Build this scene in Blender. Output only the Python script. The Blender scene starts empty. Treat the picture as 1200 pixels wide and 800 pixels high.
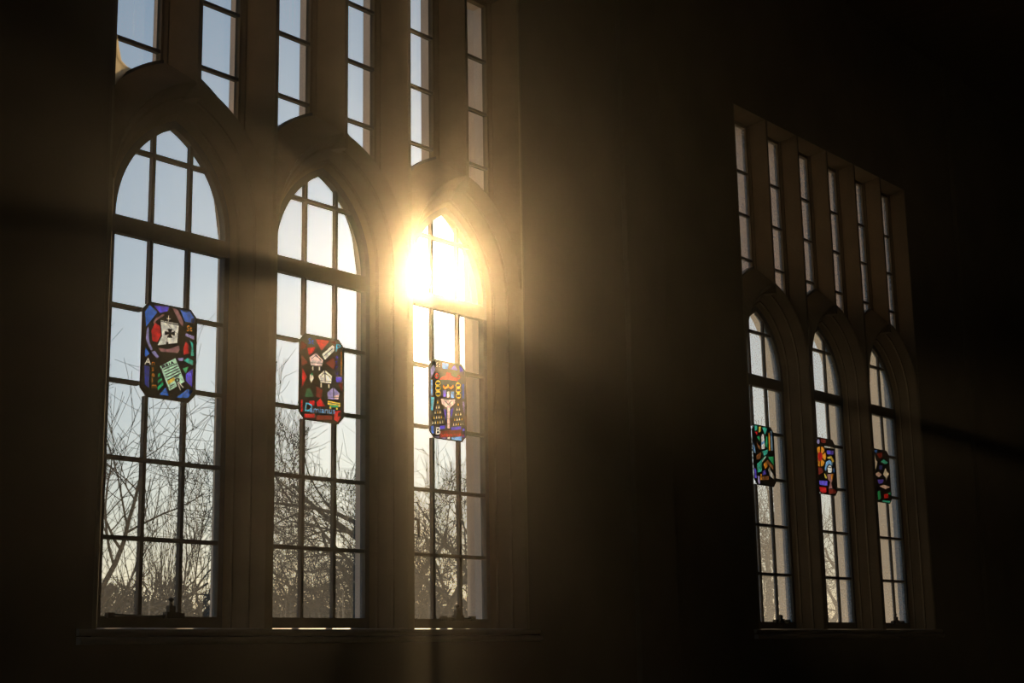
import bpy, math, random
from mathutils import Vector, Matrix
from mathutils.geometry import delaunay_2d_cdt
C = bpy.context.scene.collection
sc = bpy.context.scene
R = math.radians

# ---------------------------------------------------------------- camera
EYE = 1.5                                   # camera height above the church floor
WALL_DISTANCE = 9.2216                      # camera to the glass plane (Y = 0)
cam = bpy.data.cameras.new('camera'); co = bpy.data.objects.new('camera', cam); C.objects.link(co)
cr = Vector((0.63718143, -0.77051434, -0.01753531)); cu = Vector((-0.14610055, -0.14309568, 0.9788658)); cf = Vector((0.75673936, 0.62115319, 0.20375048))
m = Matrix((cr, cu, -cf)).transposed().to_4x4(); m.translation = Vector((0, -WALL_DISTANCE, EYE))
co.matrix_world = m
cam.sensor_width = 36; cam.lens = 52.569; cam.clip_end = 2000; cam.clip_start = 0.05
sc.camera = co

# ---------------------------------------------------------------- world, sun, exposure
SUN_EL, SUN_AZ = R(14.08), R(47.28)         # azimuth from +Y towards +X
sun_dir = Vector((math.sin(SUN_AZ) * math.cos(SUN_EL), math.cos(SUN_AZ) * math.cos(SUN_EL), math.sin(SUN_EL)))
world = bpy.data.worlds.new('sky'); sc.world = world; world.use_nodes = True
nt = world.node_tree; nt.nodes.clear()
out = nt.nodes.new('ShaderNodeOutputWorld')
sky = nt.nodes.new('ShaderNodeTexSky'); sky.sky_type = 'NISHITA'
sky.sun_elevation = SUN_EL; sky.sun_rotation = SUN_AZ; sky.sun_disc = True; sky.sun_size = R(0.545)
sky.air_density = 1.0; sky.dust_density = 0.4; sky.ozone_density = 2.0; sky.sun_intensity = 0.6
bg = nt.nodes.new('ShaderNodeBackground'); bg.inputs['Strength'].default_value = 0.17
nt.links.new(sky.outputs[0], bg.inputs['Color'])
geo = nt.nodes.new('ShaderNodeNewGeometry')           # winter haze round the sun: a smooth aureole in every direction
dot = nt.nodes.new('ShaderNodeVectorMath'); dot.operation = 'DOT_PRODUCT'; dot.inputs[1].default_value = -sun_dir
nt.links.new(geo.outputs['Incoming'], dot.inputs[0])
mx = nt.nodes.new('ShaderNodeMath'); mx.operation = 'MAXIMUM'; mx.inputs[1].default_value = 0.0
nt.links.new(dot.outputs['Value'], mx.inputs[0])
last = bg.outputs[0]
for power, strength, col in ((0, 0.52, (0.24, 0.62, 1.05, 1)), (12, 0.30, (0.80, 0.95, 1.0, 1)), (90, 0.42, (0.90, 0.97, 1.0, 1)), (500, 3.0, (1.0, 0.96, 0.88, 1)), (5000, 12.0, (1.0, 0.92, 0.76, 1))):
    pw = nt.nodes.new('ShaderNodeMath'); pw.operation = 'POWER'; pw.inputs[1].default_value = power
    nt.links.new(mx.outputs[0], pw.inputs[0])
    ml = nt.nodes.new('ShaderNodeMath'); ml.operation = 'MULTIPLY'; ml.inputs[1].default_value = strength
    nt.links.new(pw.outputs[0], ml.inputs[0])
    b2 = nt.nodes.new('ShaderNodeBackground'); b2.inputs['Color'].default_value = col
    nt.links.new(ml.outputs[0], b2.inputs['Strength'])
    ad = nt.nodes.new('ShaderNodeAddShader'); nt.links.new(last, ad.inputs[0]); nt.links.new(b2.outputs[0], ad.inputs[1]); last = ad.outputs[0]
nt.links.new(last, out.inputs['Surface'])
world.cycles.sampling_method = 'MANUAL'; world.cycles.sample_map_resolution = 2048

sc.view_settings.view_transform = 'Standard'; sc.view_settings.look = 'None'
sc.view_settings.exposure = -1.95; sc.view_settings.gamma = 1.0; sc.view_settings.use_curve_mapping = False
sc.cycles.max_bounces = 10; sc.cycles.diffuse_bounces = 4; sc.cycles.transparent_max_bounces = 40
sc.cycles.volume_bounces = 0; sc.cycles.use_denoising = True; sc.cycles.sample_clamp_indirect = 4.0

# ---------------------------------------------------------------- measures (metres, z from the floor)
H = EYE
W0, STEP, BAY = 7.0296, 1.6, 8.9737
AXES = [W0, W0 + STEP, W0 + 2 * STEP, W0 + BAY, W0 + BAY + STEP, W0 + BAY + 2 * STEP]
FRONT, BACK = -0.32, 0.25                   # wall faces
PANEL_TOP = H + 6.56
SILL = H + 0.22

# ---------------------------------------------------------------- helpers
class MB:
    def __init__(s): s.v, s.f = [], []
    def add(s, vs, fs):
        b = len(s.v); s.v += [tuple(v) for v in vs]; s.f += [tuple(i + b for i in f) for f in fs]; return s
    def box(s, x0, x1, y0, y1, z0, z1):
        return s.add([(x0,y0,z0),(x1,y0,z0),(x1,y1,z0),(x0,y1,z0),(x0,y0,z1),(x1,y0,z1),(x1,y1,z1),(x0,y1,z1)],
                     [(3,2,1,0),(4,5,6,7),(0,1,5,4),(1,2,6,5),(2,3,7,6),(3,0,4,7)])
    def prism(s, poly, y0, y1):             # polygon in XZ (counter-clockwise seen from -Y), pushed from y0 to y1
        n = len(poly)
        vs = [(x, y0, z) for x, z in poly] + [(x, y1, z) for x, z in poly]
        fs = [tuple(range(n)), tuple(range(2 * n - 1, n - 1, -1))] + [(i, i + n, (i + 1) % n + n, (i + 1) % n) for i in range(n)]
        return s.add(vs, fs)
    def plan(s, poly, z0, z1):              # polygon in XY extruded upwards
        n = len(poly)
        vs = [(x, y, z0) for x, y in poly] + [(x, y, z1) for x, y in poly]
        fs = [tuple(range(n - 1, -1, -1)), tuple(range(n, 2 * n))] + [(i, (i + 1) % n, (i + 1) % n + n, i + n) for i in range(n)]
        return s.add(vs, fs)
    def loft(s, rows, close=False):
        n = len(rows[0]); vs = [p for r in rows for p in r]; fs = []
        for a in range(len(rows) - 1):
            for i in range(n if close else n - 1):
                j = (i + 1) % n
                fs.append((a*n+i, a*n+j, (a+1)*n+j, (a+1)*n+i))
        return s.add(vs, fs)
    def tube(s, pts, rads, sides=6, cap=True):
        rows = []; prev = None
        for i, p in enumerate(pts):
            p = Vector(p)
            d = (Vector(pts[min(i+1, len(pts)-1)]) - Vector(pts[max(i-1, 0)])).normalized()
            if prev is None: u = d.orthogonal().normalized()
            else: u = (prev - d * prev.dot(d)).normalized()
            prev = u; w = d.cross(u)
            rows.append([tuple(p + (u * math.cos(2*math.pi*k/sides) + w * math.sin(2*math.pi*k/sides)) * rads[i]) for k in range(sides)])
        b = len(s.v); s.loft(rows, True)
        if cap: s.f.append(tuple(range(b + sides - 1, b - 1, -1))); e = b + sides * (len(pts) - 1); s.f.append(tuple(range(e, e + sides)))
        return s
    def mesh(s, name, mat=None, smooth=False):
        me = bpy.data.meshes.new(name); me.from_pydata(s.v, [], s.f); me.update()
        if mat: me.materials.append(mat)
        if smooth:
            for p in me.polygons: p.use_smooth = True
        return me
    def build(s, name, mat, parent=None, bevel=0, smooth=False):
        o = bpy.data.objects.new(name, s.mesh(name, mat, smooth)); C.objects.link(o)
        if parent: o.parent = parent
        if bevel:
            b = o.modifiers.new('bevel', 'BEVEL'); b.width = bevel; b.segments = 3; b.limit_method = 'ANGLE'; b.angle_limit = R(40)
        return o

def link(name, me, parent=None):
    o = bpy.data.objects.new(name, me); C.objects.link(o)
    if parent: o.parent = parent
    return o
def empty(name, loc=(0, 0, 0)):
    o = bpy.data.objects.new(name, None); C.objects.link(o); o.location = loc; o.empty_display_size = 0.1; return o
def tag(o, label=None, cat=None, group=None, kind=None):
    if label: o['label'] = label
    if cat: o['category'] = cat
    if group: o['group'] = group
    if kind: o['kind'] = kind
    return o
def fix_parent(o, root):                    # parts were built in world coordinates: keep them there
    o.parent = root; o.matrix_parent_inverse = Matrix.Translation(-Vector(root.location)); return o

# ---------------------------------------------------------------- materials
def newmat(name):
    mt = bpy.data.materials.new(name); mt.use_nodes = True
    n = mt.node_tree; n.nodes.clear(); o = n.nodes.new('ShaderNodeOutputMaterial'); return mt, n, o
def solid(name, c1, c2, scale=3.0, rough=0.9, bump=0.15, metallic=0.0, stretch=(1, 1, 1), detail=8):
    mt, n, o = newmat(name)
    tc = n.nodes.new('ShaderNodeTexCoord'); mp = n.nodes.new('ShaderNodeMapping'); mp.inputs['Scale'].default_value = stretch
    n.links.new(tc.outputs['Object'], mp.inputs[0])
    no = n.nodes.new('ShaderNodeTexNoise'); no.inputs['Scale'].default_value = scale; no.inputs['Detail'].default_value = detail
    n.links.new(mp.outputs[0], no.inputs['Vector'])
    ra = n.nodes.new('ShaderNodeValToRGB'); ra.color_ramp.elements[0].position = 0.3; ra.color_ramp.elements[1].position = 0.72
    ra.color_ramp.elements[0].color = (*c1, 1); ra.color_ramp.elements[1].color = (*c2, 1)
    n.links.new(no.outputs['Fac'], ra.inputs[0])
    bs = n.nodes.new('ShaderNodeBsdfPrincipled'); bs.inputs['Roughness'].default_value = rough; bs.inputs['Metallic'].default_value = metallic
    n.links.new(ra.outputs[0], bs.inputs['Base Color'])
    n2 = n.nodes.new('ShaderNodeTexNoise'); n2.inputs['Scale'].default_value = scale * 14; n2.inputs['Detail'].default_value = 4
    n.links.new(mp.outputs[0], n2.inputs['Vector'])
    bp = n.nodes.new('ShaderNodeBump'); bp.inputs['Strength'].default_value = bump; bp.inputs['Distance'].default_value = 0.01
    n.links.new(n2.outputs['Fac'], bp.inputs['Height']); n.links.new(bp.outputs[0], bs.inputs['Normal'])
    n.links.new(bs.outputs[0], o.inputs['Surface']); return mt
STONE = solid('shade_darkened_stone', (0.17, 0.12, 0.066), (0.23, 0.165, 0.095), 2.5, 0.92, 0.25)  # darkened copy of the stone, carries the dimness indoors
OUTER = solid('sandy_limestone', (0.70, 0.55, 0.43), (0.82, 0.68, 0.55), 2.5, 0.92, 0.25)  # paler copy, colour raised to brighten the outer reveals
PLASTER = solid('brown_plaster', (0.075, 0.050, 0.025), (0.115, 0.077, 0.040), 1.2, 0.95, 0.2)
FLOORM = solid('floor_boards', (0.10, 0.055, 0.025), (0.16, 0.09, 0.045), 2.0, 0.6, 0.1, 0, (1, 8, 1))
CEIL = solid('ceiling_timber', (0.10, 0.06, 0.035), (0.16, 0.10, 0.055), 2.0, 0.8, 0.1, 0, (8, 1, 1))
METAL = solid('bronze_window_frame', (0.055, 0.042, 0.03), (0.085, 0.065, 0.045), 8, 0.55, 0.05)
IRON = solid('dark_iron', (0.03, 0.026, 0.022), (0.05, 0.04, 0.034), 12, 0.5, 0.05, 0.6)
LEAD = solid('lead_came', (0.02, 0.018, 0.016), (0.04, 0.035, 0.03), 40, 0.6, 0.05)
BARK = solid('winter_bark', (0.055, 0.048, 0.04), (0.10, 0.088, 0.07), 6, 0.95, 0.4, 0, (1, 1, .2))
LEAFM = solid('evergreen_leaves', (0.035, 0.042, 0.025), (0.07, 0.075, 0.045), 5, 0.7, 0.1)
TURF = solid('winter_turf', (0.13, 0.14, 0.06), (0.21, 0.20, 0.11), 0.6, 1.0, 0.4)
SILLM = solid('pale_stone_sill', (0.38, 0.31, 0.23), (0.50, 0.42, 0.32), 4, 0.55, 0.1)

def glass_mat(name, clean, dirty, streak):
    mt, n, o = newmat(name)
    tc = n.nodes.new('ShaderNodeTexCoord')
    mp = n.nodes.new('ShaderNodeMapping'); mp.inputs['Scale'].default_value = (26, 1, 0.55)      # vertical run marks
    n.links.new(tc.outputs['Object'], mp.inputs[0])
    st = n.nodes.new('ShaderNodeTexNoise'); st.inputs['Scale'].default_value = 1.6; st.inputs['Detail'].default_value = 5
    n.links.new(mp.outputs[0], st.inputs['Vector'])
    r1 = n.nodes.new('ShaderNodeMapRange'); r1.inputs[1].default_value = 0.60; r1.inputs[2].default_value = 0.76; r1.inputs[3].default_value = 0.0; r1.inputs[4].default_value = streak
    n.links.new(st.outputs['Fac'], r1.inputs[0])
    sp = n.nodes.new('ShaderNodeTexNoise'); sp.inputs['Scale'].default_value = 55; sp.inputs['Detail'].default_value = 3
    n.links.new(tc.outputs['Object'], sp.inputs['Vector'])
    r2 = n.nodes.new('ShaderNodeMapRange'); r2.inputs[1].default_value = 0.5; r2.inputs[2].default_value = 0.8; r2.inputs[3].default_value = 1.0; r2.inputs[4].default_value = 3.2
    n.links.new(sp.outputs['Fac'], r2.inputs[0])
    sx = n.nodes.new('ShaderNodeSeparateXYZ'); n.links.new(tc.outputs['Object'], sx.inputs[0])   # rain-splash dirt low on the window
    lo = n.nodes.new('ShaderNodeMapRange'); lo.inputs[1].default_value = H + 1.9; lo.inputs[2].default_value = H + 0.2; lo.inputs[3].default_value = 0.25; lo.inputs[4].default_value = 1.0
    n.links.new(sx.outputs['Z'], lo.inputs[0])
    mu = n.nodes.new('ShaderNodeMath'); mu.operation = 'MULTIPLY'; n.links.new(r1.outputs[0], mu.inputs[0]); n.links.new(lo.outputs[0], mu.inputs[1])
    l2 = n.nodes.new('ShaderNodeMapRange'); l2.interpolation_type = 'SMOOTHSTEP'; l2.inputs[1].default_value = H + 1.5; l2.inputs[2].default_value = H + 0.3; l2.inputs[3].default_value = clean; l2.inputs[4].default_value = dirty
    n.links.new(sx.outputs['Z'], l2.inputs[0])
    m2 = n.nodes.new('ShaderNodeMath'); m2.operation = 'MULTIPLY'; n.links.new(r2.outputs[0], m2.inputs[0]); n.links.new(l2.outputs[0], m2.inputs[1])
    su = n.nodes.new('ShaderNodeMath'); su.operation = 'ADD'; n.links.new(mu.outputs[0], su.inputs[0]); n.links.new(m2.outputs[0], su.inputs[1])
    ge = n.nodes.new('ShaderNodeNewGeometry'); dt = n.nodes.new('ShaderNodeVectorMath'); dt.operation = 'DOT_PRODUCT'     # a dust film looks thicker at a slant
    n.links.new(ge.outputs['Incoming'], dt.inputs[0]); n.links.new(ge.outputs['Normal'], dt.inputs[1])
    ab = n.nodes.new('ShaderNodeMath'); ab.operation = 'ABSOLUTE'; n.links.new(dt.outputs['Value'], ab.inputs[0])
    a2 = n.nodes.new('ShaderNodeMath'); a2.operation = 'MAXIMUM'; a2.inputs[1].default_value = 0.12; n.links.new(ab.outputs[0], a2.inputs[0])
    iv = n.nodes.new('ShaderNodeMath'); iv.operation = 'DIVIDE'; iv.inputs[0].default_value = 1.0; n.links.new(a2.outputs[0], iv.inputs[1])
    om = n.nodes.new('ShaderNodeMath'); om.operation = 'SUBTRACT'; om.inputs[0].default_value = 1.0; n.links.new(su.outputs[0], om.inputs[1])
    pp = n.nodes.new('ShaderNodeMath'); pp.operation = 'POWER'; n.links.new(om.outputs[0], pp.inputs[0]); n.links.new(iv.outputs[0], pp.inputs[1])
    su = n.nodes.new('ShaderNodeMath'); su.operation = 'SUBTRACT'; su.inputs[0].default_value = 1.0; n.links.new(pp.outputs[0], su.inputs[1])
    tr = n.nodes.new('ShaderNodeBsdfTransparent'); tr.inputs['Color'].default_value = (0.955, 0.965, 0.96, 1)
    tl = n.nodes.new('ShaderNodeBsdfTranslucent'); tl.inputs['Color'].default_value = (0.85, 0.83, 0.80, 1)
    mixd = n.nodes.new('ShaderNodeMixShader'); n.links.new(su.outputs[0], mixd.inputs['Fac'])
    n.links.new(tr.outputs[0], mixd.inputs[1]); n.links.new(tl.outputs[0], mixd.inputs[2])
    gl = n.nodes.new('ShaderNodeBsdfGlossy'); gl.inputs['Roughness'].default_value = 0.03
    oc = n.nodes.new('ShaderNodeMath'); oc.operation = 'SUBTRACT'; oc.inputs[0].default_value = 1.0; n.links.new(ab.outputs[0], oc.inputs[1])
    p5 = n.nodes.new('ShaderNodeMath'); p5.operation = 'POWER'; p5.inputs[1].default_value = 5.0; n.links.new(oc.outputs[0], p5.inputs[0])
    fr = n.nodes.new('ShaderNodeMath'); fr.operation = 'MULTIPLY_ADD'; fr.inputs[1].default_value = 0.6; fr.inputs[2].default_value = 0.03; n.links.new(p5.outputs[0], fr.inputs[0])
    mg = n.nodes.new('ShaderNodeMixShader'); n.links.new(fr.outputs[0], mg.inputs['Fac']); n.links.new(mixd.outputs[0], mg.inputs[1]); n.links.new(gl.outputs[0], mg.inputs[2])
    n.links.new(mg.outputs[0], o.inputs['Surface']); return mt
GLASS = glass_mat('dusty_clear_glass', 0.014, 0.034, 0.20)
CLOUDY = glass_mat('clouded_clear_glass', 0.075, 0.095, 0.12)      # stronger veil on the panes of the far windows
_tints = {}
def tint(c):
    if c in _tints: return _tints[c]
    mt, n, o = newmat('stained_glass'); tc = n.nodes.new('ShaderNodeTexCoord')
    no = n.nodes.new('ShaderNodeTexNoise'); no.inputs['Scale'].default_value = 22; no.inputs['Detail'].default_value = 4
    n.links.new(tc.outputs['Object'], no.inputs['Vector'])
    mr = n.nodes.new('ShaderNodeMapRange'); mr.inputs[1].default_value = 0.3; mr.inputs[2].default_value = 0.7; mr.inputs[3].default_value = 0.72; mr.inputs[4].default_value = 1.06
    n.links.new(no.outputs['Fac'], mr.inputs[0])
    vm = n.nodes.new('ShaderNodeVectorMath'); vm.operation = 'SCALE'; vm.inputs[0].default_value = tuple(math.sqrt(x) for x in c)
    n.links.new(mr.outputs[0], vm.inputs['Scale'])
    tr = n.nodes.new('ShaderNodeBsdfTransparent'); tl = n.nodes.new('ShaderNodeBsdfTranslucent')
    n.links.new(vm.outputs[0], tr.inputs['Color']); n.links.new(vm.outputs[0], tl.inputs['Color'])
    mi = n.nodes.new('ShaderNodeMixShader'); mi.inputs['Fac'].default_value = 0.16
    n.links.new(tr.outputs[0], mi.inputs[1]); n.links.new(tl.outputs[0], mi.inputs[2])
    n.links.new(mi.outputs[0], o.inputs['Surface']); _tints[c] = mt; return mt
def haze_mat():  # scattering volume added for a lens-like glow round the sun
    mt, n, o = newmat('sun_glow_haze')
    v = n.nodes.new('ShaderNodeVolumeScatter'); v.inputs['Color'].default_value = (1.0, 0.82, 0.58, 1)
    v.inputs['Density'].default_value = 0.0009; v.inputs['Anisotropy'].default_value = 0.89
    v2 = n.nodes.new('ShaderNodeVolumeScatter'); v2.inputs['Color'].default_value = (1.0, 0.93, 0.82, 1)
    v2.inputs['Density'].default_value = 0.0014; v2.inputs['Anisotropy'].default_value = 0.97
    a = n.nodes.new('ShaderNodeAddShader'); n.links.new(v.outputs[0], a.inputs[0]); n.links.new(v2.outputs[0], a.inputs[1])
    n.links.new(a.outputs[0], o.inputs['Volume']); return mt

# ---------------------------------------------------------------- room shell
XL, XR, YB, TOP = -8.0, 31.0, -19.0, H + 9.0
PL0, PR0 = W0 - 0.80, W0 + 2 * STEP + 0.80
PL1, PR1 = PL0 + BAY, PR0 + BAY
wall = MB()
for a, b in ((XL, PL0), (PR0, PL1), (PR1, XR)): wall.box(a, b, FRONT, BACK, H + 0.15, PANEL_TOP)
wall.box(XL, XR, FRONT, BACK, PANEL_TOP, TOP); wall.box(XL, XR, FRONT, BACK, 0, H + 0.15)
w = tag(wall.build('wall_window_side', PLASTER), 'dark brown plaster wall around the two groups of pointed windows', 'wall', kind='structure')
for k, (xc, wd) in enumerate(((PR0 + 2.07, 0.36), (PR1 + 2.07, 0.36), (PL0 - 2.1, 0.36))):
    p = MB().box(xc - wd, xc + wd, FRONT - 0.07, FRONT, 0, TOP).build('pilaster', PLASTER, w, bevel=0.015)
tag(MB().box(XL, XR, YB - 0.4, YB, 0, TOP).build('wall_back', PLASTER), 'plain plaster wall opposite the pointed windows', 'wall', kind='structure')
WY0, WY1, WZ0, WZ1 = -6.6, -1.0, 2.4, 9.4     # opening of the end window added to light the stonework
wl = MB().box(XL - 0.4, XL, YB, WY0, 0, TOP).box(XL - 0.4, XL, WY1, BACK, 0, TOP).box(XL - 0.4, XL, WY0, WY1, 0, WZ0).box(XL - 0.4, XL, WY0, WY1, WZ1, TOP)
tag(wl.build('wall_left', PLASTER), 'plain plaster end wall behind the near window group', 'wall', kind='structure')
tag(MB().box(XR, XR + 0.4, YB, BACK, 0, TOP).build('wall_right', PLASTER), 'dark plaster end wall beyond the far window group', 'wall', kind='structure')
tag(MB().box(XL, XR, YB, BACK, -0.3, 0).build('floor', FLOORM), 'brown boarded church floor below the windows', 'floor', kind='structure')
tag(MB().box(XL - 0.4, XR + 0.4, YB - 0.4, BACK, TOP, TOP + 0.3).build('ceiling', CEIL), 'dark timber ceiling above the windows', 'ceiling', kind='structure')

# ---------------------------------------------------------------- window surrounds
def lerp(a, b, t): return a + (b - a) * t
def arch(h):                                # half width -> (spring z, rise, centre offset, radius)
    t = (h - 0.53) / 0.23
    zs = H + lerp(3.30, 3.45, min(max(t, 0), 1)); apex = H + lerp(4.115, 4.43, t); rise = apex - zs
    c = (rise * rise - h * h) / (2 * h); return zs, rise, c, h + c
def arch_z(h, x):
    zs, rise, c, r = arch(h); x = abs(x)
    return zs if x >= h else zs + math.sqrt(max(r * r - (x + c) ** 2, 0))
def outline(h, zb, n=14):                   # from bottom right over the apex to bottom left
    zs, rise, c, r = arch(h); a1 = math.atan2(rise, c); pts = [(h, zb)]
    right = [(-c + r * math.cos(a1 * k / n), zs + r * math.sin(a1 * k / n)) for k in range(n + 1)]
    return pts + right + [(-x, z) for x, z in right[-2::-1]] + [(-h, zb)]
EXTRA = 0.94                                # half width of the curve that ends the slit windows
def slit_z(x): return arch_z(EXTRA, x)      # x measured from a lancet axis

def outer(o):                               # same stone both sides: indoor dimness painted dark, outdoor daylight painted pale
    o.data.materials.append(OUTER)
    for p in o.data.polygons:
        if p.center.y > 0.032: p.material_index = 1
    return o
def surround(idx, axes, x0, label, ys):      # ys: plane of the slit windows

    root = tag(empty('trim_%d' % idx, (x0, FRONT, SILL)), label, 'stone surround', kind='structure')
    prof = [(0.76, FRONT), (0.749, FRONT + 0.0125), (0.70, -0.215), (0.685, -0.215), (0.685, -0.19), (0.625, -0.10), (0.61, -0.10), (0.61, -0.075), (0.575, -0.03), (0.575, 0.03), (0.69, BACK)]
    for X in axes:
        a = MB()
        a.loft([[(X + x, y, z) for x, z in outline(h, SILL - 0.05)] for h, y in prof])
        xs = [-0.80 + 1.6 * k / 40 for k in range(41)]
        # weathered slope from the arch edge back to the slit windows
        a.loft([[(X + x, FRONT, arch_z(0.76, x)) for x in xs], [(X + x, ys - 0.03, slit_z(x)) for x in xs], [(X + x, ys + 0.03, slit_z(x)) for x in xs], [(X + x, BACK, slit_z(x) - 0.10) for x in xs]])
        for s in (-1, 1):                   # narrow pier faces beside the arch
            a.add([(X + s*0.76, FRONT, SILL - 0.05), (X + s*0.80, FRONT, SILL - 0.05), (X + s*0.80, FRONT, H + 3.46), (X + s*0.76, FRONT, H + 3.46)], [(0, 1, 2, 3)])
            a.add([(X + s*0.69, BACK, SILL - 0.05), (X + s*0.80, BACK, SILL - 0.05), (X + s*0.80, BACK, H + 3.46), (X + s*0.69, BACK, H + 3.4)], [(0, 1, 2, 3)])
        xs2 = [-0.69 + 1.38 * k / 24 for k in range(25)]
        a.loft([[(X + x, BACK, arch_z(0.69, x)) for x in xs2], [(X + x, BACK, slit_z(x) - 0.10) for x in xs2]])
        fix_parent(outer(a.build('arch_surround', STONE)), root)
    for k in range(7):                      # the fins between the slits: thin at both faces, thick at the glass
        xb = axes[0] - 0.80 + 0.80 * k
        zb = H + (4.30 if k % 2 else 3.35)
        pl = [(-.02,FRONT),(.02,FRONT),(.10,ys-.055),(.10,ys-.03),(.16,ys-.03),(.16,ys+.03),(.032,BACK),(-.032,BACK),(-.16,ys+.03),(-.16,ys-.03),(-.10,ys-.03),(-.10,ys-.055)]
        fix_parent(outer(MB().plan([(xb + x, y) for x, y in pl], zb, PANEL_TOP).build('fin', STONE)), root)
    lint = MB()
    xa, xz = axes[0] - 0.8, axes[2] + 0.8
    lint.add([(xa, FRONT, PANEL_TOP), (xz, FRONT, PANEL_TOP), (xz, ys-.03, H+6.49), (xa, ys-.03, H+6.49), (xa, ys-.03, H+6.47), (xz, ys-.03, H+6.47), (xz, ys+.03, H+6.47), (xa, ys+.03, H+6.47), (xz, BACK, H+6.53), (xa, BACK, H+6.53), (xz, BACK, PANEL_TOP), (xa, BACK, PANEL_TOP)],
             [(0,1,2,3),(3,2,5,4),(4,5,6,7),(7,6,8,9),(9,8,10,11),(0,11,10,1),(0,3,4,7,9,11),(1,10,8,6,5,2)])
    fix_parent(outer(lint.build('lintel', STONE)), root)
    # sill: flat board with a rounded nosing, a lower moulding, and the weathered slab outside
    def nosing(y1, yn, z0, z1):
        r = (z1 - z0) / 2; zc = (z0 + z1) / 2
        prof_ = [(y1, z0)] + [(yn + r - r * math.cos(t), zc + r * math.sin(t)) for t in [math.pi * (-0.5 + k / 8) for k in range(7)]] + [(yn + .018, z1 - .0105), (yn + .072, z1), (y1, z1)]
        mb = MB(); n = len(prof_)
        mb.add([(xa - .12, y, z) for y, z in prof_] + [(xz + .12, y, z) for y, z in prof_],
               [tuple(range(n)), tuple(range(2*n-1, n-1, -1))] + [(i, i + n, (i+1) % n + n, (i+1) % n) for i in range(n)])
        return mb
    fix_parent(nosing(0.03, FRONT - 0.035, H + 0.165, H + 0.22).build('sill_board', SILLM, smooth=False), root)
    fix_parent(nosing(FRONT + 0.02, FRONT - 0.06, H + 0.105, H + 0.16).build('sill_moulding', SILLM), root)
    fix_parent(MB().add([(xa,.03,H+.2),(xz,.03,H+.2),(xz,.34,H+.10),(xa,.34,H+.10),(xa,.03,H+.02),(xz,.03,H+.02),(xz,.34,H+.02),(xa,.34,H+.02)],
                        [(0,1,2,3),(7,6,5,4),(3,2,6,7),(1,0,4,5),(0,3,7,4),(2,1,5,6)]).build('outer_sill', OUTER), root)
    return root
surround(1, AXES[:3], PL0, 'sandy stone surround with arches and thin fins, of the near window group', 0.0)
surround(2, AXES[3:], PL1, 'sandy stone surround with arches and thin fins, of the far window group', -0.08)
for k, (x, where) in enumerate(((PR0 + 0.30, 'past the third near window'), (PR1 + 0.30, 'past the last far window'))):
    tag(MB().box(x, x + 0.85, BACK, 0.72, -0.2, TOP).build('buttress', OUTER, bevel=0.02), 'sandy stone buttress on the outer wall just ' + where, 'buttress', kind='structure')

# ---------------------------------------------------------------- windows
def clip(poly, a, b, c):                    # keep a*x + b*z <= c
    o = []
    for i in range(len(poly)):
        p, q = poly[i], poly[(i + 1) % len(poly)]
        fp, fq = a*p[0] + b*p[1] - c, a*q[0] + b*q[1] - c
        if fp <= 0: o.append(p)
        if fp * fq < 0:
            t = fp / (fp - fq); o.append((p[0] + (q[0]-p[0])*t, p[1] + (q[1]-p[1])*t))
    return o
def clip_to(poly, convex):                  # convex is counter-clockwise
    for i in range(len(convex)):
        p, q = convex[i], convex[(i + 1) % len(convex)]
        nx, nz = q[1] - p[1], -(q[0] - p[0])
        if abs(nx) + abs(nz) < 1e-9: continue
        poly = clip(poly, nx, nz, nx * p[0] + nz * p[1])
        if len(poly) < 3: return []
    return poly
BARS = [H + z for z in (0.875, 1.46, 2.035, 2.605)]
GB, GS, TR0, TR1, SB = H + 0.31, H + 4.115, H + 3.16, H + 3.30, H + 3.85
MU = 0.1812
MED = dict(x=0.262, z0=H + 1.935, z1=H + 2.675, c=0.066)
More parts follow.
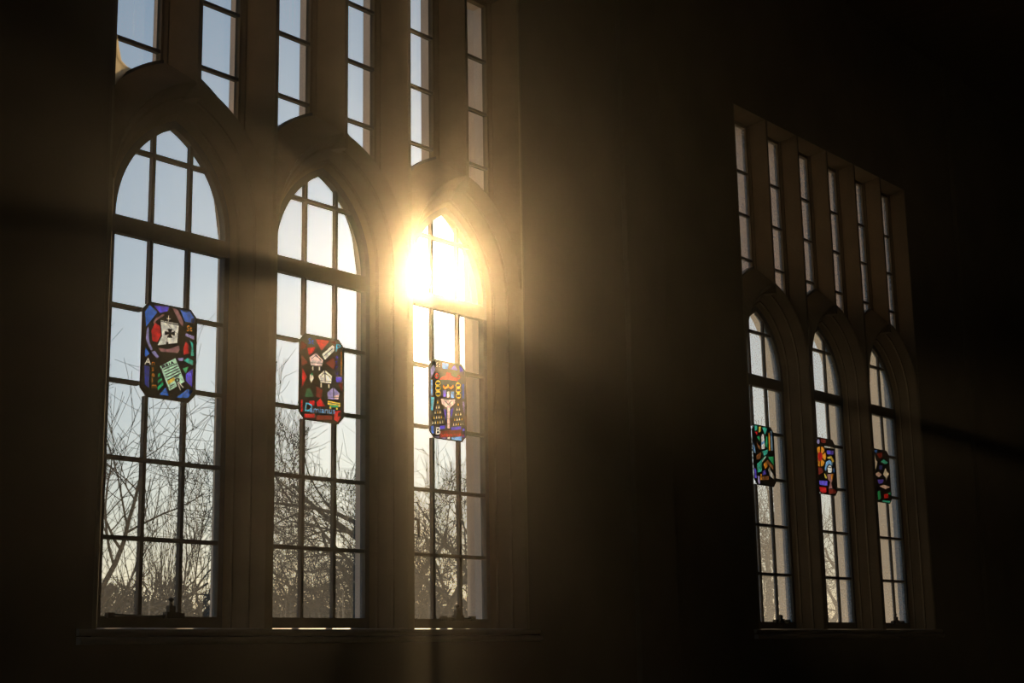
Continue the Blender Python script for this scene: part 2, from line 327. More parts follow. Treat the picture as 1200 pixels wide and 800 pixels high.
def lancet(n, X, label, glass=None):
    root = tag(empty('window_%d' % n, (X, 0, SILL)), label, 'window', kind='structure')
    P = lambda mb, name, mat=METAL, **k: fix_parent(mb.build(name, mat, **k), root)
    fo, fi = outline(0.58, SILL - 0.01), outline(0.53, GB)
    fr = MB(); N = len(fo)
    rows = [[(X + x, y, z) for x, z in o] for o, y in ((fo, -.035), (fi, -.035), (fi, .03), (fo, .03))]
    fr.loft(rows + [rows[0]], False)
    fr.box(X - .58, X + .58, -.035, .03, SILL - 0.01, GB)
    P(fr, 'frame')
    P(MB().box(X - .58, X + .58, -.040, .03, TR0, TR1), 'transom', bevel=0.006)
    t = 0.016
    for s in (-1, 1):
        for z0, z1 in ((GB, MED['z0'] + .012), (MED['z1'] - .012, TR0), (TR1, arch_z(0.53, MU) + 0.01)):
            P(MB().box(X + s*MU - t, X + s*MU + t, -.022, .018, z0, z1), 'mullion')
    for k, z in enumerate(BARS):
        segs = ((-.54, .54),) if k < 2 else ((-.54, -MED['x'] + .012), (MED['x'] - .012, .54))
        for a, b in segs: P(MB().box(X + a, X + b, -.026, .022, z - t, z + t), 'glazing_bar')
    zs, rise, c, r = arch(0.53)
    hw = math.sqrt(r*r - (SB - zs)**2) - c
    P(MB().box(X - hw - .01, X + hw + .01, -.026, .022, SB - t, SB + t), 'glazing_bar')
    conv = outline(0.535, GB)
    zl = [GB] + BARS + [TR0]; cols = [(-.535, -MU), (-MU, MU), (MU, .535)]
    ox, o0, o1, oc = MED['x'] - .008, MED['z0'] + .008, MED['z1'] - .008, MED['c']
    for i in range(3):
        a, b = cols[i]
        for j in range(5):
            pl = [(a, zl[j]), (b, zl[j]), (b, zl[j+1]), (a, zl[j+1])]
            if j == 3 and i == 1: continue
            if j == 3: pl = clip(pl, 1, 0, -ox) if i == 0 else clip(pl, -1, 0, -ox)
            if j == 4: pl = clip(pl, 0, -1, -o1) if i == 1 else clip(pl, 1 if i == 0 else -1, -1, -(ox + o1 - oc))
            if j == 2: pl = clip(pl, 0, 1, o0) if i == 1 else clip(pl, 1 if i == 0 else -1, 1, -(ox - o0 - oc))
            if len(pl) > 2: P(MB().prism([(X + x, z) for x, z in pl], -.004, .002), 'pane', glass)
        for z0, z1 in ((TR1, SB), (SB, GS)):
            pl = clip_to([(a, z0), (b, z0), (b, z1), (a, z1)], conv)
            if len(pl) > 2: P(MB().prism([(X + x, z) for x, z in pl], -.004, .002), 'pane', glass)
    return root
ORD = ['first', 'second', 'third']
WIN = []
for i, X in enumerate(AXES):
    lab = ('%s lancet from the left in the near group, pointed arch over clear dusty panes' if i < 3 else '%s lancet from the left in the narrow far group, pointed arch, dim panes') % ORD[i % 3]
    WIN.append(lancet(i + 1, X, lab, GLASS if i < 3 else CLOUDY))
SBARS = [H + 4.72, H + 5.29, H + 5.85]
ORD6 = ['first', 'second', 'third', 'fourth', 'fifth', 'sixth']
def slit(n, axis, side, label, ys, glass):
    X = axis + side * 0.4; top = H + 6.45; hw = 0.24
    root = tag(empty('window_%d' % n, (X, 0, slit_z(0.4))), label, 'window', kind='structure')
    P = lambda mb, name, mat=METAL, **k: fix_parent(mb.build(name, mat, **k), root)
    xs = [X - .30 + .60 * k / 10 for k in range(11)]; xi = [X - hw + 2 * hw * k / 8 for k in range(9)]
    zf = lambda x: slit_z(x - axis)
    fr = MB()
    for sg in (-1, 1):                      # bevelled jambs
        pl = [(X + sg * x, ys + y) for x, y in ((hw, .03), (hw, -.004), (.285, -.052), (.305, -.052), (.305, .03))]
        fr.plan(pl if sg < 0 else pl[::-1], min(zf(X + sg*hw), zf(X + sg*.30)) - .02, top + .05)
    fr.box(X - hw, X + hw, ys - .032, ys + .03, top, top + .05)
    P(fr, 'frame', STONE)
    P(MB().loft([[(x, ys - .035, zf(x) - .02) for x in xs], [(x, ys - .035, zf(x) + .025) for x in xs], [(x, ys + .03, zf(x) + .025) for x in xs], [(x, ys + .03, zf(x) - .02) for x in xs]]), 'bottom_rail')
    for z in SBARS: P(MB().box(X - hw - .01, X + hw + .01, ys - .026, ys + .018, z - .014, z + .014), 'glazing_bar')
    zl = SBARS + [top + .004]
    P(MB().prism([(x, zf(x)) for x in xi] + [(X + hw, SBARS[0]), (X - hw, SBARS[0])], ys - .004, ys + .002), 'pane', glass)
    for j in range(3): P(MB().prism([(X - hw - .004, zl[j]), (X + hw + .004, zl[j]), (X + hw + .004, zl[j+1]), (X - hw - .004, zl[j+1])], ys - .004, ys + .002), 'pane', glass)
    return root
n = 7
for b in range(2):
    for k in range(6):
        slit(n, AXES[b * 3 + k // 2], -1 if k % 2 == 0 else 1,
             '%s tall slit window from the left, above the %s arches' % (ORD6[k], ('near', 'far')[b]), (0.0, -0.08)[b], (GLASS, CLOUDY)[b]); n += 1

# window stays and catches (parts of their windows)
def stay(win, X, x0, x1, xp, hgt):
    z = GB + 0.004
    g = MB().tube([(X + x0, -.06, z + .008), (X + (x0+x1)/2, -.06, z - .006), (X + x1, -.06, z + .004)], [.008] * 3)
    s = fix_parent(g.build('stay_bar', IRON), win)
    k = MB().box(X + xp - .055, X + xp + .055, -.085, -.03, z - .02, z + .028).box(X + xp - .028, X + xp + .028, -.075, -.035, z + .02, z + .075)
    k.tube([(X + xp, -.055, z + .06), (X + xp, -.055, z + hgt - .03), (X + xp, -.055, z + hgt - .012), (X + xp, -.055, z + hgt)], [.014, .012, .024, .010], 8)
    o = k.build('stay_peg', IRON); fix_parent(o, win)
    e = MB().box(X + x0 - .03, X + x0 + .025, -.075, -.03, z - .02, z + .02).box(X + x1 - .035, X + x1 + .02, -.075, -.03, z - .02, z + .022)
    fix_parent(e.build('stay_bracket', IRON), win)
stay(WIN[0], AXES[0], -0.46, 0.17, 0.075, 0.135)
stay(WIN[2], AXES[2], -0.10, 0.30, 0.09, 0.125)
stay(WIN[3], AXES[3], 0.05, 0.35, 0.16, 0.08)
stay(WIN[5], AXES[5], 0.02, 0.30, 0.10, 0.12)
fix_parent(MB().tube([(AXES[2]-.47, -.05, H+1.19), (AXES[2]-.445, -.07, H+1.17), (AXES[2]-.44, -.075, H+1.02)], [.014, .016, .012], 8).build('casement_handle', IRON), WIN[2])

# ---------------------------------------------------------------- stained glass medallions
def text_tris(s, size):
    cu = bpy.data.curves.new('lettering', 'FONT'); cu.body = s; cu.size = size; cu.resolution_u = 2; cu.offset = 0.018 * size
    o = bpy.data.objects.new('lettering', cu); C.objects.link(o)
    bpy.context.view_layer.update()
    me = o.evaluated_get(bpy.context.evaluated_depsgraph_get()).to_mesh()
    me.calc_loop_triangles()
    v = [tuple(x.co[:2]) for x in me.vertices]; t = [tuple(x.vertices) for x in me.loop_triangles]
    bpy.data.objects.remove(o); bpy.data.curves.remove(cu)
    return v, t
BLUE, DBLUE, VIOLET, LAV = (.05,.17,.62), (.04,.05,.26), (.14,.10,.70), (.36,.30,.55)
RED, DRED, MAUVE, PINK = (.62,.02,.02), (.20,.025,.015), (.36,.16,.15), (.85,.62,.55)
GREEN, TEAL, CYAN, DGREEN = (.03,.42,.16), (.06,.52,.38), (.10,.55,.75), (.05,.13,.05)
CREAM, YEL, ORA, PALE, BROWN = (.95,.88,.72), (.85,.62,.10), (.90,.34,.03), (.62,.88,.62), (.30,.12,.04)
SKYB, WHITE, GREY = (.25,.50,.85), (.95,.93,.88), (.55,.52,.46)
K = None                                     # painted black / lead
def rect(x0, y0, x1, y1): return [(x0, y0), (x1, y0), (x1, y1), (x0, y1)]
def ell(cx, cy, rx, ry, n=10, a0=0, a1=360): return [(cx + rx*math.cos(R(a0+(a1-a0)*k/n)), cy + ry*math.sin(R(a0+(a1-a0)*k/n))) for k in range(n if a1-a0 == 360 else n+1)]
def band(pts, w):                            # thin strip along a line
    up, dn = [], []
    for i, p in enumerate(pts):
        q0, q1 = pts[max(i-1, 0)], pts[min(i+1, len(pts)-1)]
        dx, dy = q1[0]-q0[0], q1[1]-q0[1]; l = math.hypot(dx, dy); nx, ny = -dy/l*w/2, dx/l*w/2
        up.append((p[0]+nx, p[1]+ny)); dn.append((p[0]-nx, p[1]-ny))
    return up + dn[::-1]
def medallion(axis, corners, pieces, words, label):
    """pieces: (colour, polygon) on the artist's sheet whose corners are given; later ones lie on top. words: (text, colour, x, y, size, vertical, angle)."""
    (ax, ay), (bx, by), (cx, cy), (dx, dy) = corners     # TL TR BR BL
    def uv(p):
        u = v = 0.5
        for _ in range(8):
            X_ = (ax*(1-u) + bx*u)*(1-v) + (dx*(1-u) + cx*u)*v - p[0]; Y_ = (ay*(1-u) + by*u)*(1-v) + (dy*(1-u) + cy*u)*v - p[1]
            a = (bx-ax)*(1-v) + (cx-dx)*v; b = (dx-ax)*(1-u) + (cx-bx)*u; c = (by-ay)*(1-v) + (cy-dy)*v; d = (dy-ay)*(1-u) + (cy-by)*u
            det = a*d - b*c; u -= (X_*d - b*Y_)/det; v -= (a*Y_ - c*X_)/det
        return u, v
    hx, z0, z1, ch = MED['x'], MED['z0'], MED['z1'], MED['c']
    def world(p):
        u, v = uv(p); return Vector((-hx + 2*hx*u, z1 + (z0-z1)*v))
    octo = [(-hx, z0+ch), (-hx+ch, z0), (hx-ch, z0), (hx, z0+ch), (hx, z1-ch), (hx-ch, z1), (-hx+ch, z1), (-hx, z1-ch)]
    verts, faces, ids, cols = [], [], [], []
    def face(pts):
        b = len(verts); verts.extend(Vector(p) for p in pts); faces.append(list(range(b, b + len(pts))))
    face(octo); ids.append(-1)
    inset = [(x*0.955, (z-(z0+z1)/2)*0.968 + (z0+z1)/2) for x, z in octo]
    def ccw(p):
        return p if sum(p[i][0]*p[(i+1) % len(p)][1] - p[(i+1) % len(p)][0]*p[i][1] for i in range(len(p))) > 0 else p[::-1]
    for col, poly in pieces:
        w_ = ccw([tuple(world(p)) for p in poly])
        if len(w_) < 3: continue
        w_ = clip_to(w_, inset)
        if len(w_) < 3: continue
        face(w_); ids.append(len(cols)); cols.append(('glass_piece', col))
    for s, col, x, y, size, vert, ang in words:
        lines = list(s) if vert else [s]; pid = len(cols); cols.append(('lettering', col))
        for li, ch_ in enumerate(lines):
            v, t = text_tris(ch_, size)
            ca, sa = math.cos(R(ang)), math.sin(R(ang))
            wv = []
            for px, py in v:
                qx, qy = px*ca + py*sa, px*sa - py*ca
                wv.append(tuple(world((x + qx, y + qy + li * size * 0.78))))
            for tr in t: face(ccw([wv[i] for i in tr])); ids.append(pid)
    ov, oe, of, _, _, orig = delaunay_2d_cdt(verts, [], faces, 1, 1e-5, True)
    groups = {}
    boxes = [(min(verts[i].x for i in f), max(verts[i].x for i in f), min(verts[i].y for i in f), max(verts[i].y for i in f)) for f in faces]
    def inside(f, px, pz):
        r_ = False; k = len(f)
        for i in range(k):
            p, q = verts[f[i]], verts[f[(i + 1) % k]]
            if (p.y > pz) != (q.y > pz) and px < (q.x - p.x) * (pz - p.y) / (q.y - p.y) + p.x: r_ = not r_
        return r_
    for f in of:
        px = sum(ov[i].x for i in f) / len(f); pz = sum(ov[i].y for i in f) / len(f); top = None
        for k in range(len(faces) - 1, -1, -1):
            b_ = boxes[k]
            if b_[0] <= px <= b_[1] and b_[2] <= pz <= b_[3] and inside(faces[k], px, pz): top = k; break
        if top is None: continue
        i = ids[top]
        key = -1 if i < 0 or cols[i][1] is None else i
        groups.setdefault(key, []).append(f)
    root = tag(empty('stained_glass_medallion', (axis, -.04, z0)), label, 'stained glass', 'stained glass medallions in the lancets')
    for key, fs in sorted(groups.items()):
        y0, y1 = (-.0425, -.0355) if key < 0 else (-.0410, -.0370)
        mp, mb = {}, MB(); cnt = {}
        for f in fs:
            for i in f: mp.setdefault(i, len(mp))
            for a, b in zip(f, f[1:] + f[:1]): cnt[(a, b)] = 1
        base = [None] * len(mp)
        for i, j in mp.items(): base[j] = ov[i]
        N = len(base)
        vs = [(axis + p.x, y0, p.y) for p in base] + [(axis + p.x, y1, p.y) for p in base]
        fc = [tuple(mp[i] for i in f) for f in fs] + [tuple(mp[i] + N for i in reversed(f)) for f in fs]
        fc += [(mp[b], mp[a], mp[a] + N, mp[b] + N) for (a, b) in cnt if (b, a) not in cnt]
        mb.add(vs, fc)
        fix_parent(mb.build('lead_came' if key < 0 else cols[key][0], LEAD if key < 0 else tint(cols[key][1])), root)
    return root
def pattee(cx, cy, s):
    return [(K, [(cx-.12*s, cy-.1*s), (cx-.5*s, cy-.95*s), (cx+.5*s, cy-.85*s), (cx+.15*s, cy)]), (K, [(cx+.1*s, cy-.12*s), (cx+1*s, cy-.4*s), (cx+.95*s, cy+.5*s), (cx, cy+.12*s)]),
            (K, [(cx+.12*s, cy+.1*s), (cx+.5*s, cy+.95*s), (cx-.5*s, cy+.85*s), (cx-.15*s, cy)]), (K, [(cx-.1*s, cy+.12*s), (cx-1*s, cy+.35*s), (cx-.95*s, cy-.5*s), (cx, cy-.12*s)])]
ship = [(BLUE, [(80,130),(112,82),(165,135),(88,235)]), (VIOLET, [(140,88),(245,100),(235,130),(180,140)]), (BLUE, [(318,122),(385,135),(422,172),(420,220),(352,205)]),
  (MAUVE, [(135,208),(150,178),(205,148),(212,158),(160,190),(145,214)]), (RED, [(150,205),(182,230),(190,290),(165,342),(130,332),(122,260)]),
  (LAV, [(105,222),(90,260),(86,320),(103,365),(120,398),(134,390),(110,330),(108,250)]), (MAUVE, [(266,110),(302,120),(345,205),(340,240),(322,225)]),
  (CREAM, [(185,198),(312,232),(302,348),(165,362),(195,300)]), (CREAM, band([(241,160),(239,204)], 7)), (CREAM, band([(226,180),(256,184)], 6)), (CREAM, band([(185,192),(308,222)], 5)),
  (MAUVE, [(168,380),(240,390),(312,366),(320,390),(305,417),(185,405)]), (RED, [(360,335),(382,365),(384,422),(345,432),(343,385)]), (TEAL, [(385,333),(412,352),(420,438),(396,440),(402,380)]),
  (LAV, [(358,283),(420,306),(420,332),(354,302)]), (TEAL, [(345,468),(375,452),(415,472),(412,504),(380,490)]), (LAV, [(302,452),(346,450),(342,472),(312,470)]),
  (GREEN, [(338,522),(382,510),(362,558)]), (VIOLET, [(362,560),(413,524),(408,652),(362,605)]), (BLUE, [(296,717),(375,660),(411,672),(382,720)]), (BLUE, [(178,697),(222,646),(246,706)]),
  (GREEN, [(166,602),(196,583),(200,597),(167,622)]), (GREEN, [(164,645),(203,612),(208,630),(168,670)]), (GREEN, [(168,560),(184,548),(186,570),(168,582)]),
  (DBLUE, [(75,498),(112,505),(108,655),(78,628)]), (BLUE, [(78,425),(84,372),(112,418),(85,442)]), (LAV, [(122,408),(148,398),(178,440),(160,452)]),
  (PALE, [(182,505),(290,450),(356,610),(248,672)]), (YEL, [(232,605),(280,577),(288,600),(242,630)])] \
  + [(K, band([(208+k*7, 528+k*18), (298+k*7, 490+k*16)], 6)) for k in range(5)] + [(K, ell(303, 600, 16, 16)), (PALE, ell(303, 600, 8, 8)), (K, band([(305,612),(322,668)], 22)), (CREAM, band([(306,614),(326,668)], 9)), (CREAM, band([(312,612),(346,652)], 8)), (K, band([(252,640),(282,626)], 5)), (K, band([(256,652),(276,642)], 4)), (K, band([(284,572),(312,560)], 6)), (K, band([(288,582),(314,570)], 6)), (K, ell(232, 350, 7, 10))] + pattee(250, 282, 34)
medallion(AXES[0], [(65,47),(440,137),(430,760),(42,707)], ship,
  [('St', ORA, 362, 268, 52, False, 6), ('A', CREAM, 78, 490, 64, False, 5), ('nselm', ORA, 124, 498, 50, True, 0), ('BULLA', K, 198, 520, 30, False, -20)],
  'stained glass medallion with a white-sailed ship and a pale green document, in the first lancet')
mit = [(RED, [(188,118),(302,130),(235,207)]), (RED, [(128,186),(192,178),(177,212),(140,244)]), (CREAM, [(238,235),(320,163),(337,175),(335,207),(262,277)]),
  (DRED, [(82,130),(125,160),(120,180),(82,200)]), (DRED, [(84,235),(132,295),(86,322)]), (DRED, [(330,255),(345,300),(330,350),(268,300)]), (DRED, [(300,140),(345,130),(345,160)]), (DRED, [(365,455),(398,450),(398,520)]),
  (PINK, [(143,256),(195,221),(250,276),(242,320),(155,316)]), (CREAM, rect(164,324,177,352)), (CREAM, rect(214,326,228,354)), (CREAM, [(210,395),(262,349),(320,396),(313,452),(228,442)]), (CREAM, rect(228,448,241,480)), (CREAM, rect(288,458,301,486)),
  (LAV, [(279,520),(330,478),(380,526),(371,574),(285,566)]), (PINK, [(333,545),(376,535),(369,570),(340,568)]), (RED, [(90,328),(127,400),(87,492)]), (CREAM, [(148,388),(166,373),(180,410),(158,452),(146,418)]), (GREEN, [(156,378),(166,366),(172,388),(160,395)]),
  (DGREEN, [(108,552),(124,488),(152,488),(178,552)]), (DRED, [(196,470),(246,500),(237,562),(196,552)]), (RED, [(198,592),(230,560),(268,622),(204,622)]), (RED, rect(144,580,186,616)), (RED, rect(80,572,96,662)),
  (YEL, [(284,578),(386,598),(386,628),(284,608)]), (GREEN, rect(300,614,370,630)), (YEL, ell(306,632,9,9)), (YEL, ell(358,640,9,9)), (RED, rect(106,678,187,706)), (RED, [(334,660),(390,654),(387,710),(361,740),(334,722)]), (DRED, rect(198,690,322,722)),
  (VIOLET, rect(350,404,396,442)), (ORA, band([(389,182),(391,392)], 8)), (K, band([(150,296),(246,300)], 4)), (K, band([(160,268),(195,240),(236,280)], 4)), (K, band([(224,430),(314,436)], 4)), (K, band([(262,352),(268,440)], 4)), (K, band([(228,402),(262,372),(304,402)], 4)), (K, band([(286,552),(372,556)], 4)), (K, band([(330,480),(332,560)], 4)), (K, band([(256,246),(322,190)], 4)), (K, band([(290,592),(380,610)], 4))]
medallion(AXES[1], [(68,63),(412,132),(412,763),(62,715)], mit,
  [('St', BLUE, 130, 152, 62, False, 6), ('P', CYAN, 340, 212, 84, False, 6), ('etrus', VIOLET, 344, 268, 50, True, 0), ('D', CYAN, 104, 655, 88, False, 6), ('amianus', SKYB, 146, 664, 62, False, 4)],
  'mostly red stained glass medallion with three pale mitres, in the second lancet')
hat = [(LAV, [(88,140),(118,108),(132,150),(90,225)]), (SKYB, [(188,94),(252,108),(240,152),(190,146)]), (VIOLET, [(258,156),(300,118),(328,168)]), (VIOLET, [(334,118),(382,160),(382,220),(345,182)]),
  (RED, [(163,232),(182,215),(215,203),(225,178),(266,184),(272,208),(318,228),(328,252),(240,240)]), (RED, ell(143,202,19,24)), (K, ell(143,202,10,13)), (RED, ell(335,222,15,20)), (K, ell(335,222,7,10))]
for x, y in ((152,262),(152,302),(152,346),(328,288),(330,328),(330,374)): hat += [(YEL, ell(x, y, 25, 25)), (K, ell(x-7, y, 8, 11)), (K, ell(x+9, y, 7, 11))]
hat += [(ORA, [(194,272),(215,296),(240,285),(262,300),(288,278),(290,302),(264,318),(240,302),(214,316),(194,300)]), (YEL, ell(240,284,10,10)),
  (VIOLET, rect(194,322,222,374)), (SKYB, rect(262,336,292,388)), (WHITE, rect(228,334,253,381)), (PINK, [(173,388),(240,402),(302,400),(302,432),(256,466),(252,630),(229,630),(228,466),(184,432)]), (K, band([(215,410),(240,440),(266,412)], 4)), (K, band([(230,500),(252,500)], 3)), (K, band([(230,550),(252,550)], 3)), (K, band([(230,595),(252,595)], 3)),
  (SKYB, rect(90,232,107,357)), (CYAN, [(90,364),(122,376),(106,482),(90,472)]), (BLUE, rect(364,280,381,402)), (VIOLET, [(198,468),(222,480),(219,592)]), (VIOLET, [(260,482),(288,463),(262,562)]), (LAV, [(365,420),(384,425),(384,560),(365,470)]),
  (VIOLET, rect(164,604,212,630)), (VIOLET, rect(262,622,352,646)), (BLUE, rect(90,600,116,660)), (LAV, rect(120,688,222,716)), (WHITE, rect(228,700,254,732)), (SKYB, rect(264,704,358,738)), (VIOLET, rect(362,640,384,715)), (DRED, rect(160,646,358,700))]
for bx, by, n_, w_ in ((148, 392, 5, 10), (327, 420, 5, 10)):
    for r_ in range(n_):
        for c_ in range(r_ + 1):
            xx = bx + (c_ - r_/2) * 21; yy = by + r_ * 40
            hat.append(((YEL, CREAM, CREAM)[(r_ + c_) % 3], [(xx, yy), (xx + 8, yy + 32), (xx - 8, yy + 32)]))
medallion(AXES[2], [(72,55),(400,130),(400,760),(72,690)], hat,
  [('St', WHITE, 132, 128, 50, False, 6), ('B', WHITE, 124, 668, 82, False, 5), ('onaventura', RED, 168, 690, 46, False, 4)],
  'blue stained glass medallion with a red hat and yellow tassels, in the third lancet')
jug = [(TEAL, [(90,84),(127,84),(120,130),(95,142)]), (YEL, [(134,100),(162,94),(160,146),(134,162)]), (TEAL, [(173,110),(238,104),(205,188)]), (RED, [(94,148),(127,150),(120,192)]), (GREEN, [(114,202),(152,194),(152,262)]),
  (WHITE, [(164,200),(170,180),(190,178),(196,215),(204,330),(164,332)]), (SKYB, [(166,262),(200,245),(200,270),(166,290)]), (GREEN, [(210,204),(232,204),(232,332),(205,300)]), (SKYB, [(262,148),(282,148),(290,352),(268,352)]), (ORA, [(241,170),(258,168),(262,352),(244,352)]),
  (SKYB, [(74,232),(107,372),(80,362)]), (TEAL, [(168,355),(238,338),(226,386),(190,402)]), (BROWN, [(108,250),(160,320),(152,345),(120,300)]), (BROWN, [(108,395),(160,360),(155,425),(110,440)]), (TEAL, [(113,482),(150,454),(205,403),(218,414),(170,470),(166,562),(120,572)]), (CREAM, band([(168,462),(215,408)], 7)),
  (GREEN, [(228,414),(296,414),(298,512)]), (ORA, [(183,490),(215,458),(232,510),(200,542)]), (VIOLET, [(173,562),(207,545),(217,590),(173,602)]), (GREY, [(234,550),(250,508),(262,556),(292,600),(303,658),(250,612)]), (VIOLET, [(84,514),(107,540),(114,632),(90,622)]),
  (ORA, rect(149,588,166,648)), (BROWN, rect(168,612,240,652)), (LAV, [(120,602),(146,610),(148,692),(124,680)]), (BROWN, [(215,470),(228,440),(292,520),(290,560)])]
medallion(AXES[3], [(60,62),(297,118),(322,735),(88,690)], jug, [('St', CREAM, 172, 300, 26, False, 0)][:0],
  'stained glass medallion with a teal jug and a white bottle, in the fourth lancet')
rose = [(ORA, [(120 + 20*math.cos(R(a-24)), 288 + 42*math.sin(R(a-24))), (120 + 58*math.cos(R(a-26)), 288 + 116*math.sin(R(a-26))), (120 + 62*math.cos(R(a)), 288 + 122*math.sin(R(a))), (120 + 58*math.cos(R(a+26)), 288 + 116*math.sin(R(a+26))), (120 + 20*math.cos(R(a+24)), 288 + 42*math.sin(R(a+24)))][::1]) for a in range(0, 360, 60)] + [(RED, ell(118,288,25,54)),
  (YEL, [(188,300),(240,284),(267,345),(246,362),(230,316),(195,312)]), (SKYB, [(165,432),(178,352),(215,328),(252,360),(246,402),(215,374),(190,402),(180,462)]), (WHITE, [(194,424),(205,398),(220,388),(236,400),(247,442),(236,476),(200,472)]), (K, ell(212,415,5,7)), (K, ell(228,418,5,7)),
  (YEL, [(158,478),(170,485),(192,530),(180,542),(166,520)]), (MAUVE, [(188,492),(258,486),(252,550),(236,590),(248,652),(206,652),(224,582),(200,550)]), (ORA, [(230,492),(256,488),(250,545),(236,560)]), (VIOLET, [(108,558),(198,568),(198,622),(114,606)]), (RED, [(108,630),(182,640),(188,692),(150,702),(118,680)]), (VIOLET, [(184,218),(262,226),(262,272),(190,262)]),
  (LAV, ell(98,118,16,28)), (GREY, [(160,168),(268,186),(268,204),(160,184)]), (BLUE, [(255,410),(270,430),(270,480),(255,470)]), (DRED, [(85,400),(140,420),(150,470),(95,500)]), (DRED, [(205,660),(280,662),(290,710),(210,715)]), (DRED, [(120,80),(180,95),(175,140),(125,130)])]
medallion(AXES[4], [(65,60),(270,105),(303,745),(105,705)], rose, [], 'stained glass medallion with an orange rose and a cup, in the fifth lancet')
fish = [(CREAM, [(100,160),(114,230),(132,250),(118,332),(112,372),(100,290),(88,258)]), (TEAL, [(163,250),(200,222),(252,265),(215,283)]), (CREAM, [(220,322),(235,370),(262,400),(236,447),(232,502),(225,447),(193,410)]), (PINK, [(103,405),(145,373),(182,410),(150,442)]), (PINK, [(158,550),(205,533),(272,560),(220,588)]),
  (GREEN, [(138,620),(165,598),(177,700),(150,722)]), (GREEN, [(243,640),(272,620),(280,662)]), (TEAL, [(188,720),(284,732),(280,762),(195,748)]), (DRED, [(120,150),(182,138),(182,192),(150,212)]), (VIOLET, [(134,470),(202,470),(192,512),(150,522)]), (RED, [(204,650),(252,640),(252,692),(210,702)]), (BLUE, [(84,112),(132,100),(120,150)]), (DBLUE, [(150,290),(190,300),(180,350),(150,345)]), (ORA, [(112,520),(128,540),(118,556)])]
medallion(AXES[5], [(62,78),(255,125),(292,768),(118,740)], fish, [], 'dark stained glass medallion with pale spindle shapes and small fish, in the sixth lancet')

# an end window added out of view, to light the faces that look its way
ew = tag(empty('window_19', (XL - .2, (WY0 + WY1) / 2, WZ0)), 'large end window added to light the stonework, six tall clear panes', 'window', kind='structure')
for k in range(7):
    y = lerp(WY0, WY1, k / 6); fix_parent(MB().box(XL - .26, XL - .14, y - .05, y + .05, WZ0, WZ1).build('mullion', STONE), ew)
for z in (WZ0, 5.6, WZ1): fix_parent(MB().box(XL - .24, XL - .16, WY0, WY1, z - .05, z + .05).build('transom', STONE), ew)
for k in range(6): fix_parent(MB().box(XL - .203, XL - .197, lerp(WY0, WY1, k/6) + .05, lerp(WY0, WY1, (k+1)/6) - .05, WZ0 + .05, WZ1 - .05).build('pane', GLASS), ew)

# a pale translucent scrap set in the first slit window
SHEET, n_, o_ = newmat('pale_translucent_sheet')
d_ = n_.nodes.new('ShaderNodeBsdfDiffuse'); t_ = n_.nodes.new('ShaderNodeBsdfTranslucent'); m_ = n_.nodes.new('ShaderNodeMixShader'); m_.inputs[0].default_value = 0.75
no_ = n_.nodes.new('ShaderNodeTexNoise'); no_.inputs['Scale'].default_value = 9; cr_ = n_.nodes.new('ShaderNodeValToRGB')
cr_.color_ramp.elements[0].color = (.75, .66, .5, 1); cr_.color_ramp.elements[1].color = (.95, .9, .8, 1); n_.links.new(no_.outputs['Fac'], cr_.inputs[0])
n_.links.new(cr_.outputs[0], d_.inputs[0]); n_.links.new(cr_.outputs[0], t_.inputs[0]); n_.links.new(d_.outputs[0], m_.inputs[1]); n_.links.new(t_.outputs[0], m_.inputs[2]); n_.links.new(m_.outputs[0], o_.inputs[0])

rows = ((4.27, -.60), (4.36, -.525), (4.44, -.447), (4.486, -.408), (4.497, -.475), (4.528, -.53), (4.62, -.562), (4.72, -.585))
bend = lambda t, z: -.040 + .012 * math.sin(9 * t + 7 * z)
sheet = MB()
for off in (0, .002):
    sheet.loft([[(W0 + lerp(-.645, xr, t / 6), bend(t / 6, z) + off, H + z) for t in (range(7) if off else range(6, -1, -1))] for z, xr in rows])
tag(sheet.build('pale_patch', SHEET, smooth=True), 'pale translucent scrap of pale sheet in the bottom corner of the first near slit window', 'patch')
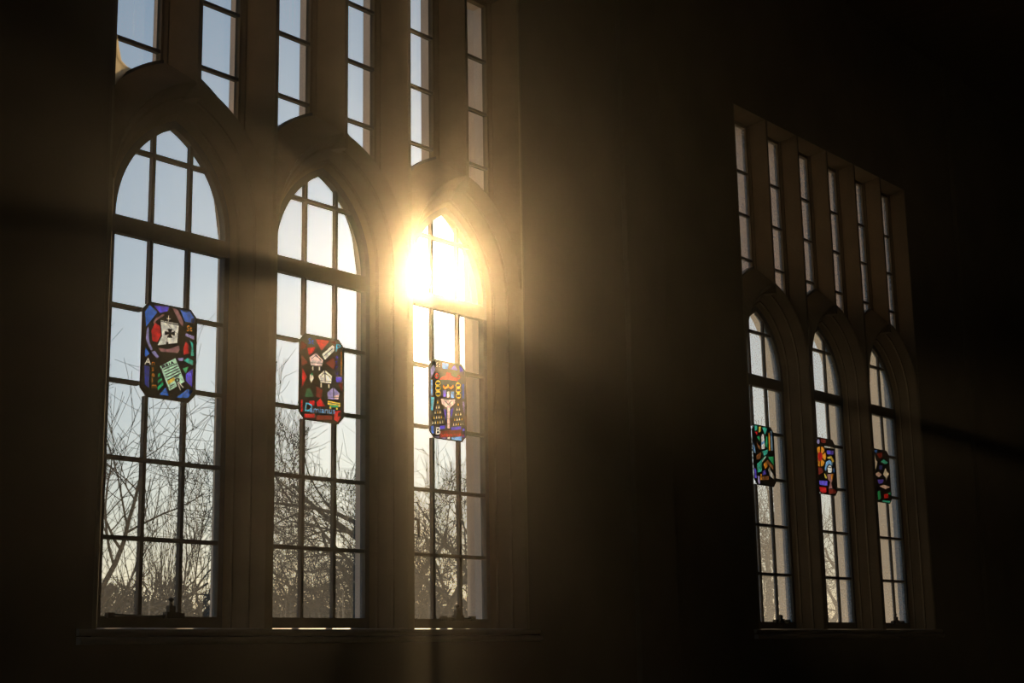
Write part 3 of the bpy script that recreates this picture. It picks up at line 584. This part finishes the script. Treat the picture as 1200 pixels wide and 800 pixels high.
# ---------------------------------------------------------------- the churchyard outside
GZ = -0.6
tag(MB().box(-60, 170, BACK + 0.1, 150, GZ - 0.4, GZ).build('ground', TURF), 'rough winter turf outside the church windows', 'ground', kind='structure')
def tree_meshes(seed, height, trunk_r, lean=(0, 0), spread=0.6, up=0.25, levels=5, first=0.25, wob=0.25, kids=4, side_kids=6):
    """trunk and limbs in one mesh, fine winter twigs in another; each limb forks along its length into thinner ones"""
    rnd = random.Random(seed); limbs, twigs = MB(), MB()
    def rv(): return Vector((rnd.gauss(0, 1), rnd.gauss(0, 1), rnd.gauss(0, 1))).normalized()
    def grow(p, d, ln, r, lev):
        nseg = 7 if lev < 2 else (6 if lev < 4 else 4)
        pts, rads = [p.copy()], [r]; w_ = wob * (0.4, 1.0, 0.9, 0.6, 0.45, 0.4)[min(lev, 5)]
        for i in range(nseg):
            d = (d + rv() * w_ + Vector((0, 0, up * (0.10 if lev < 2 else 0.22)))).normalized()
            p = p + d * ln / nseg; pts.append(p.copy()); rads.append(max(r * (1 - (0.65 if lev else 0.45) * (i + 1) / nseg), .007))
        mb = limbs if r > 0.035 else twigs
        mb.tube(pts, rads, 7 if r > .12 else (5 if r > .035 else 3), cap=r > .12)
        if lev >= levels: return
        k = kids if lev < 2 else side_kids
        for j in range(k):
            t = lerp(first if lev == 0 else 0.18, 1.0, (j + rnd.random() * .9) / k); t = min(t, 0.999)
            i = int(t * nseg); q = pts[i].lerp(pts[i+1], t * nseg - i); rr = lerp(rads[i], rads[i+1], t * nseg - i)
            ax = (pts[i+1] - pts[i]).normalized(); side = rv(); side = (side - ax * side.dot(ax)).normalized()
            nd = (ax * (1 - spread) + side * spread).normalized()
            grow(q, nd, ln * rnd.uniform(.48, .74) * (1.05 if lev == 0 else 1), max(rr * rnd.uniform(.50, .70), .009), lev + 1)
    grow(Vector((0, 0, -.3)), Vector((lean[0], lean[1], 1)).normalized(), height * 0.56, trunk_r, 0)
    return limbs.mesh('trunk', BARK, True), twigs.mesh('twigs', BARK)
kinds = {'sweeping': tree_meshes(3, 12.5, .28, (.62, -.42), .50, .20, 4, .12, .16, 7, 7),
         'upright': tree_meshes(11, 8.5, .13, (.05, 0), .36, .9, 3, .15, .12, 8, 8),
         'gnarled': tree_meshes(23, 11.0, .36, (.10, .05), .66, .10, 5, .30, .42, 4, 5),
         'dense': tree_meshes(31, 11.5, .26, (0, .05), .52, .35, 5, .2, .26, 5, 5)}
spots = [('sweeping', 17.3, 20.5, 0, .74, 'bare tree leaning right with long sweeping limbs, behind the first lancet'),
         ('upright', 24.0, 21.5, 40, .74, 'slender bare tree with upright twigs, at the right edge of the first lancet'),
         ('gnarled', 28.7, 20.0, 40, .86, 'gnarled thick bare tree with twisting limbs, behind the second lancet'),
         ('dense', 34.0, 27.0, 200, .66, 'bare tree further back, behind the left panes of the second lancet'),
         ('dense', 32.2, 20.5, 120, .98, 'densely twigged bare tree behind the third lancet'),
         ('gnarled', 38.0, 26.0, 190, 1.0, 'bare tree further back, right of the tree in the third lancet'),
         ('upright', 50.8, 20.0, 300, 1.3, 'slim bare tree with upswept twigs behind the fourth lancet'),
         ('dense', 56.5, 20.5, 80, 1.0, 'bare densely twigged tree behind the fifth lancet'),
         ('gnarled', 62.0, 22.5, 0, 1.05, 'bare tree far along the churchyard, beyond the far group'),
         ('sweeping', 44.0, 25.0, 200, .9, 'bare tree between the sight lines of the two window groups')]
for kd, x, y, rz, s, lab in spots:
    t = tag(empty('bare_tree', (x, y, GZ)), lab, 'tree', 'bare trees in the churchyard'); t.rotation_euler.z = R(rz); t.scale = (s, s, s)
    link('trunk', kinds[kd][0], t); tag(link('twigs', kinds[kd][1], t), kind='stuff')
# the evergreen hedge: clipped loosely, leaves as small blades
rnd = random.Random(5)
def shrub_mesh(seed, w_, d_, h_):
    rr = random.Random(seed); core = MB(); rows = []
    for i in range(9):
        a = math.pi * (i / 8); row = []
        for j in range(14):
            b = 2 * math.pi * j / 14; k = .66 + .18 * math.sin(3*b + seed) * math.sin(a) + rr.uniform(-.12, .12)
            row.append((w_/2 * k * math.sin(a) * math.cos(b), d_/2 * k * math.sin(a) * math.sin(b), h_ * .84 * (.5 - .5 * math.cos(a) * (.8 + .25 * k))))
        rows.append(row)
    core.loft(rows, True); lv = MB()
    for _ in range(2600):                   # thin shoots and narrow leaves standing out of the mass
        a = math.acos(rr.uniform(-1, .75)); b = rr.uniform(0, 2*math.pi); k = rr.uniform(.80, 1.10)
        p = Vector((w_/2*k*math.sin(a)*math.cos(b), d_/2*k*math.sin(a)*math.sin(b), h_*(.46 - .46*math.cos(a)*k)))
        u = Vector((rr.gauss(0,1), rr.gauss(0,1), rr.gauss(0,1)+.9)).normalized() * rr.uniform(.15, .65); v = u.orthogonal().normalized() * rr.uniform(.012, .04)
        lv.add([p, p + u*.5 + v, p + u, p + u*.5 - v], [(0, 1, 2, 3)])
    return core.mesh('shrub_mass', LEAFM, True), lv.mesh('leaves', LEAFM)
shr = [shrub_mesh(1, 4.0, 2.4, 4.5), shrub_mesh(2, 4.4, 2.6, 4.8), shrub_mesh(4, 3.8, 2.4, 4.2)]
x = 21.0; k = 0
while x < 60:
    core, lv = shr[k % 3]
    s = tag(link('evergreen_shrub', core), 'dark evergreen shrub in the hedge line beyond the bare trees', 'shrub', 'hedge of evergreen shrubs'); s.location = (x, 29.0 + .4 * math.sin(k * 2.1), GZ - .05); s.rotation_euler.z = k * 1.3
    tag(link('leaves', lv, s), kind='stuff'); x += 2.1 + .3 * math.sin(k * 1.7); k += 1

# ---------------------------------------------------------------- haze added indoors, standing in for lens glow and flare
hz = MB().box(XL + .02, XR - .02, YB + .02, FRONT - .08, .02, TOP - .02).build('added_glow_haze', haze_mat())
tag(hz, 'thin golden haze added indoors for the glow round the sun', 'haze', kind='stuff')
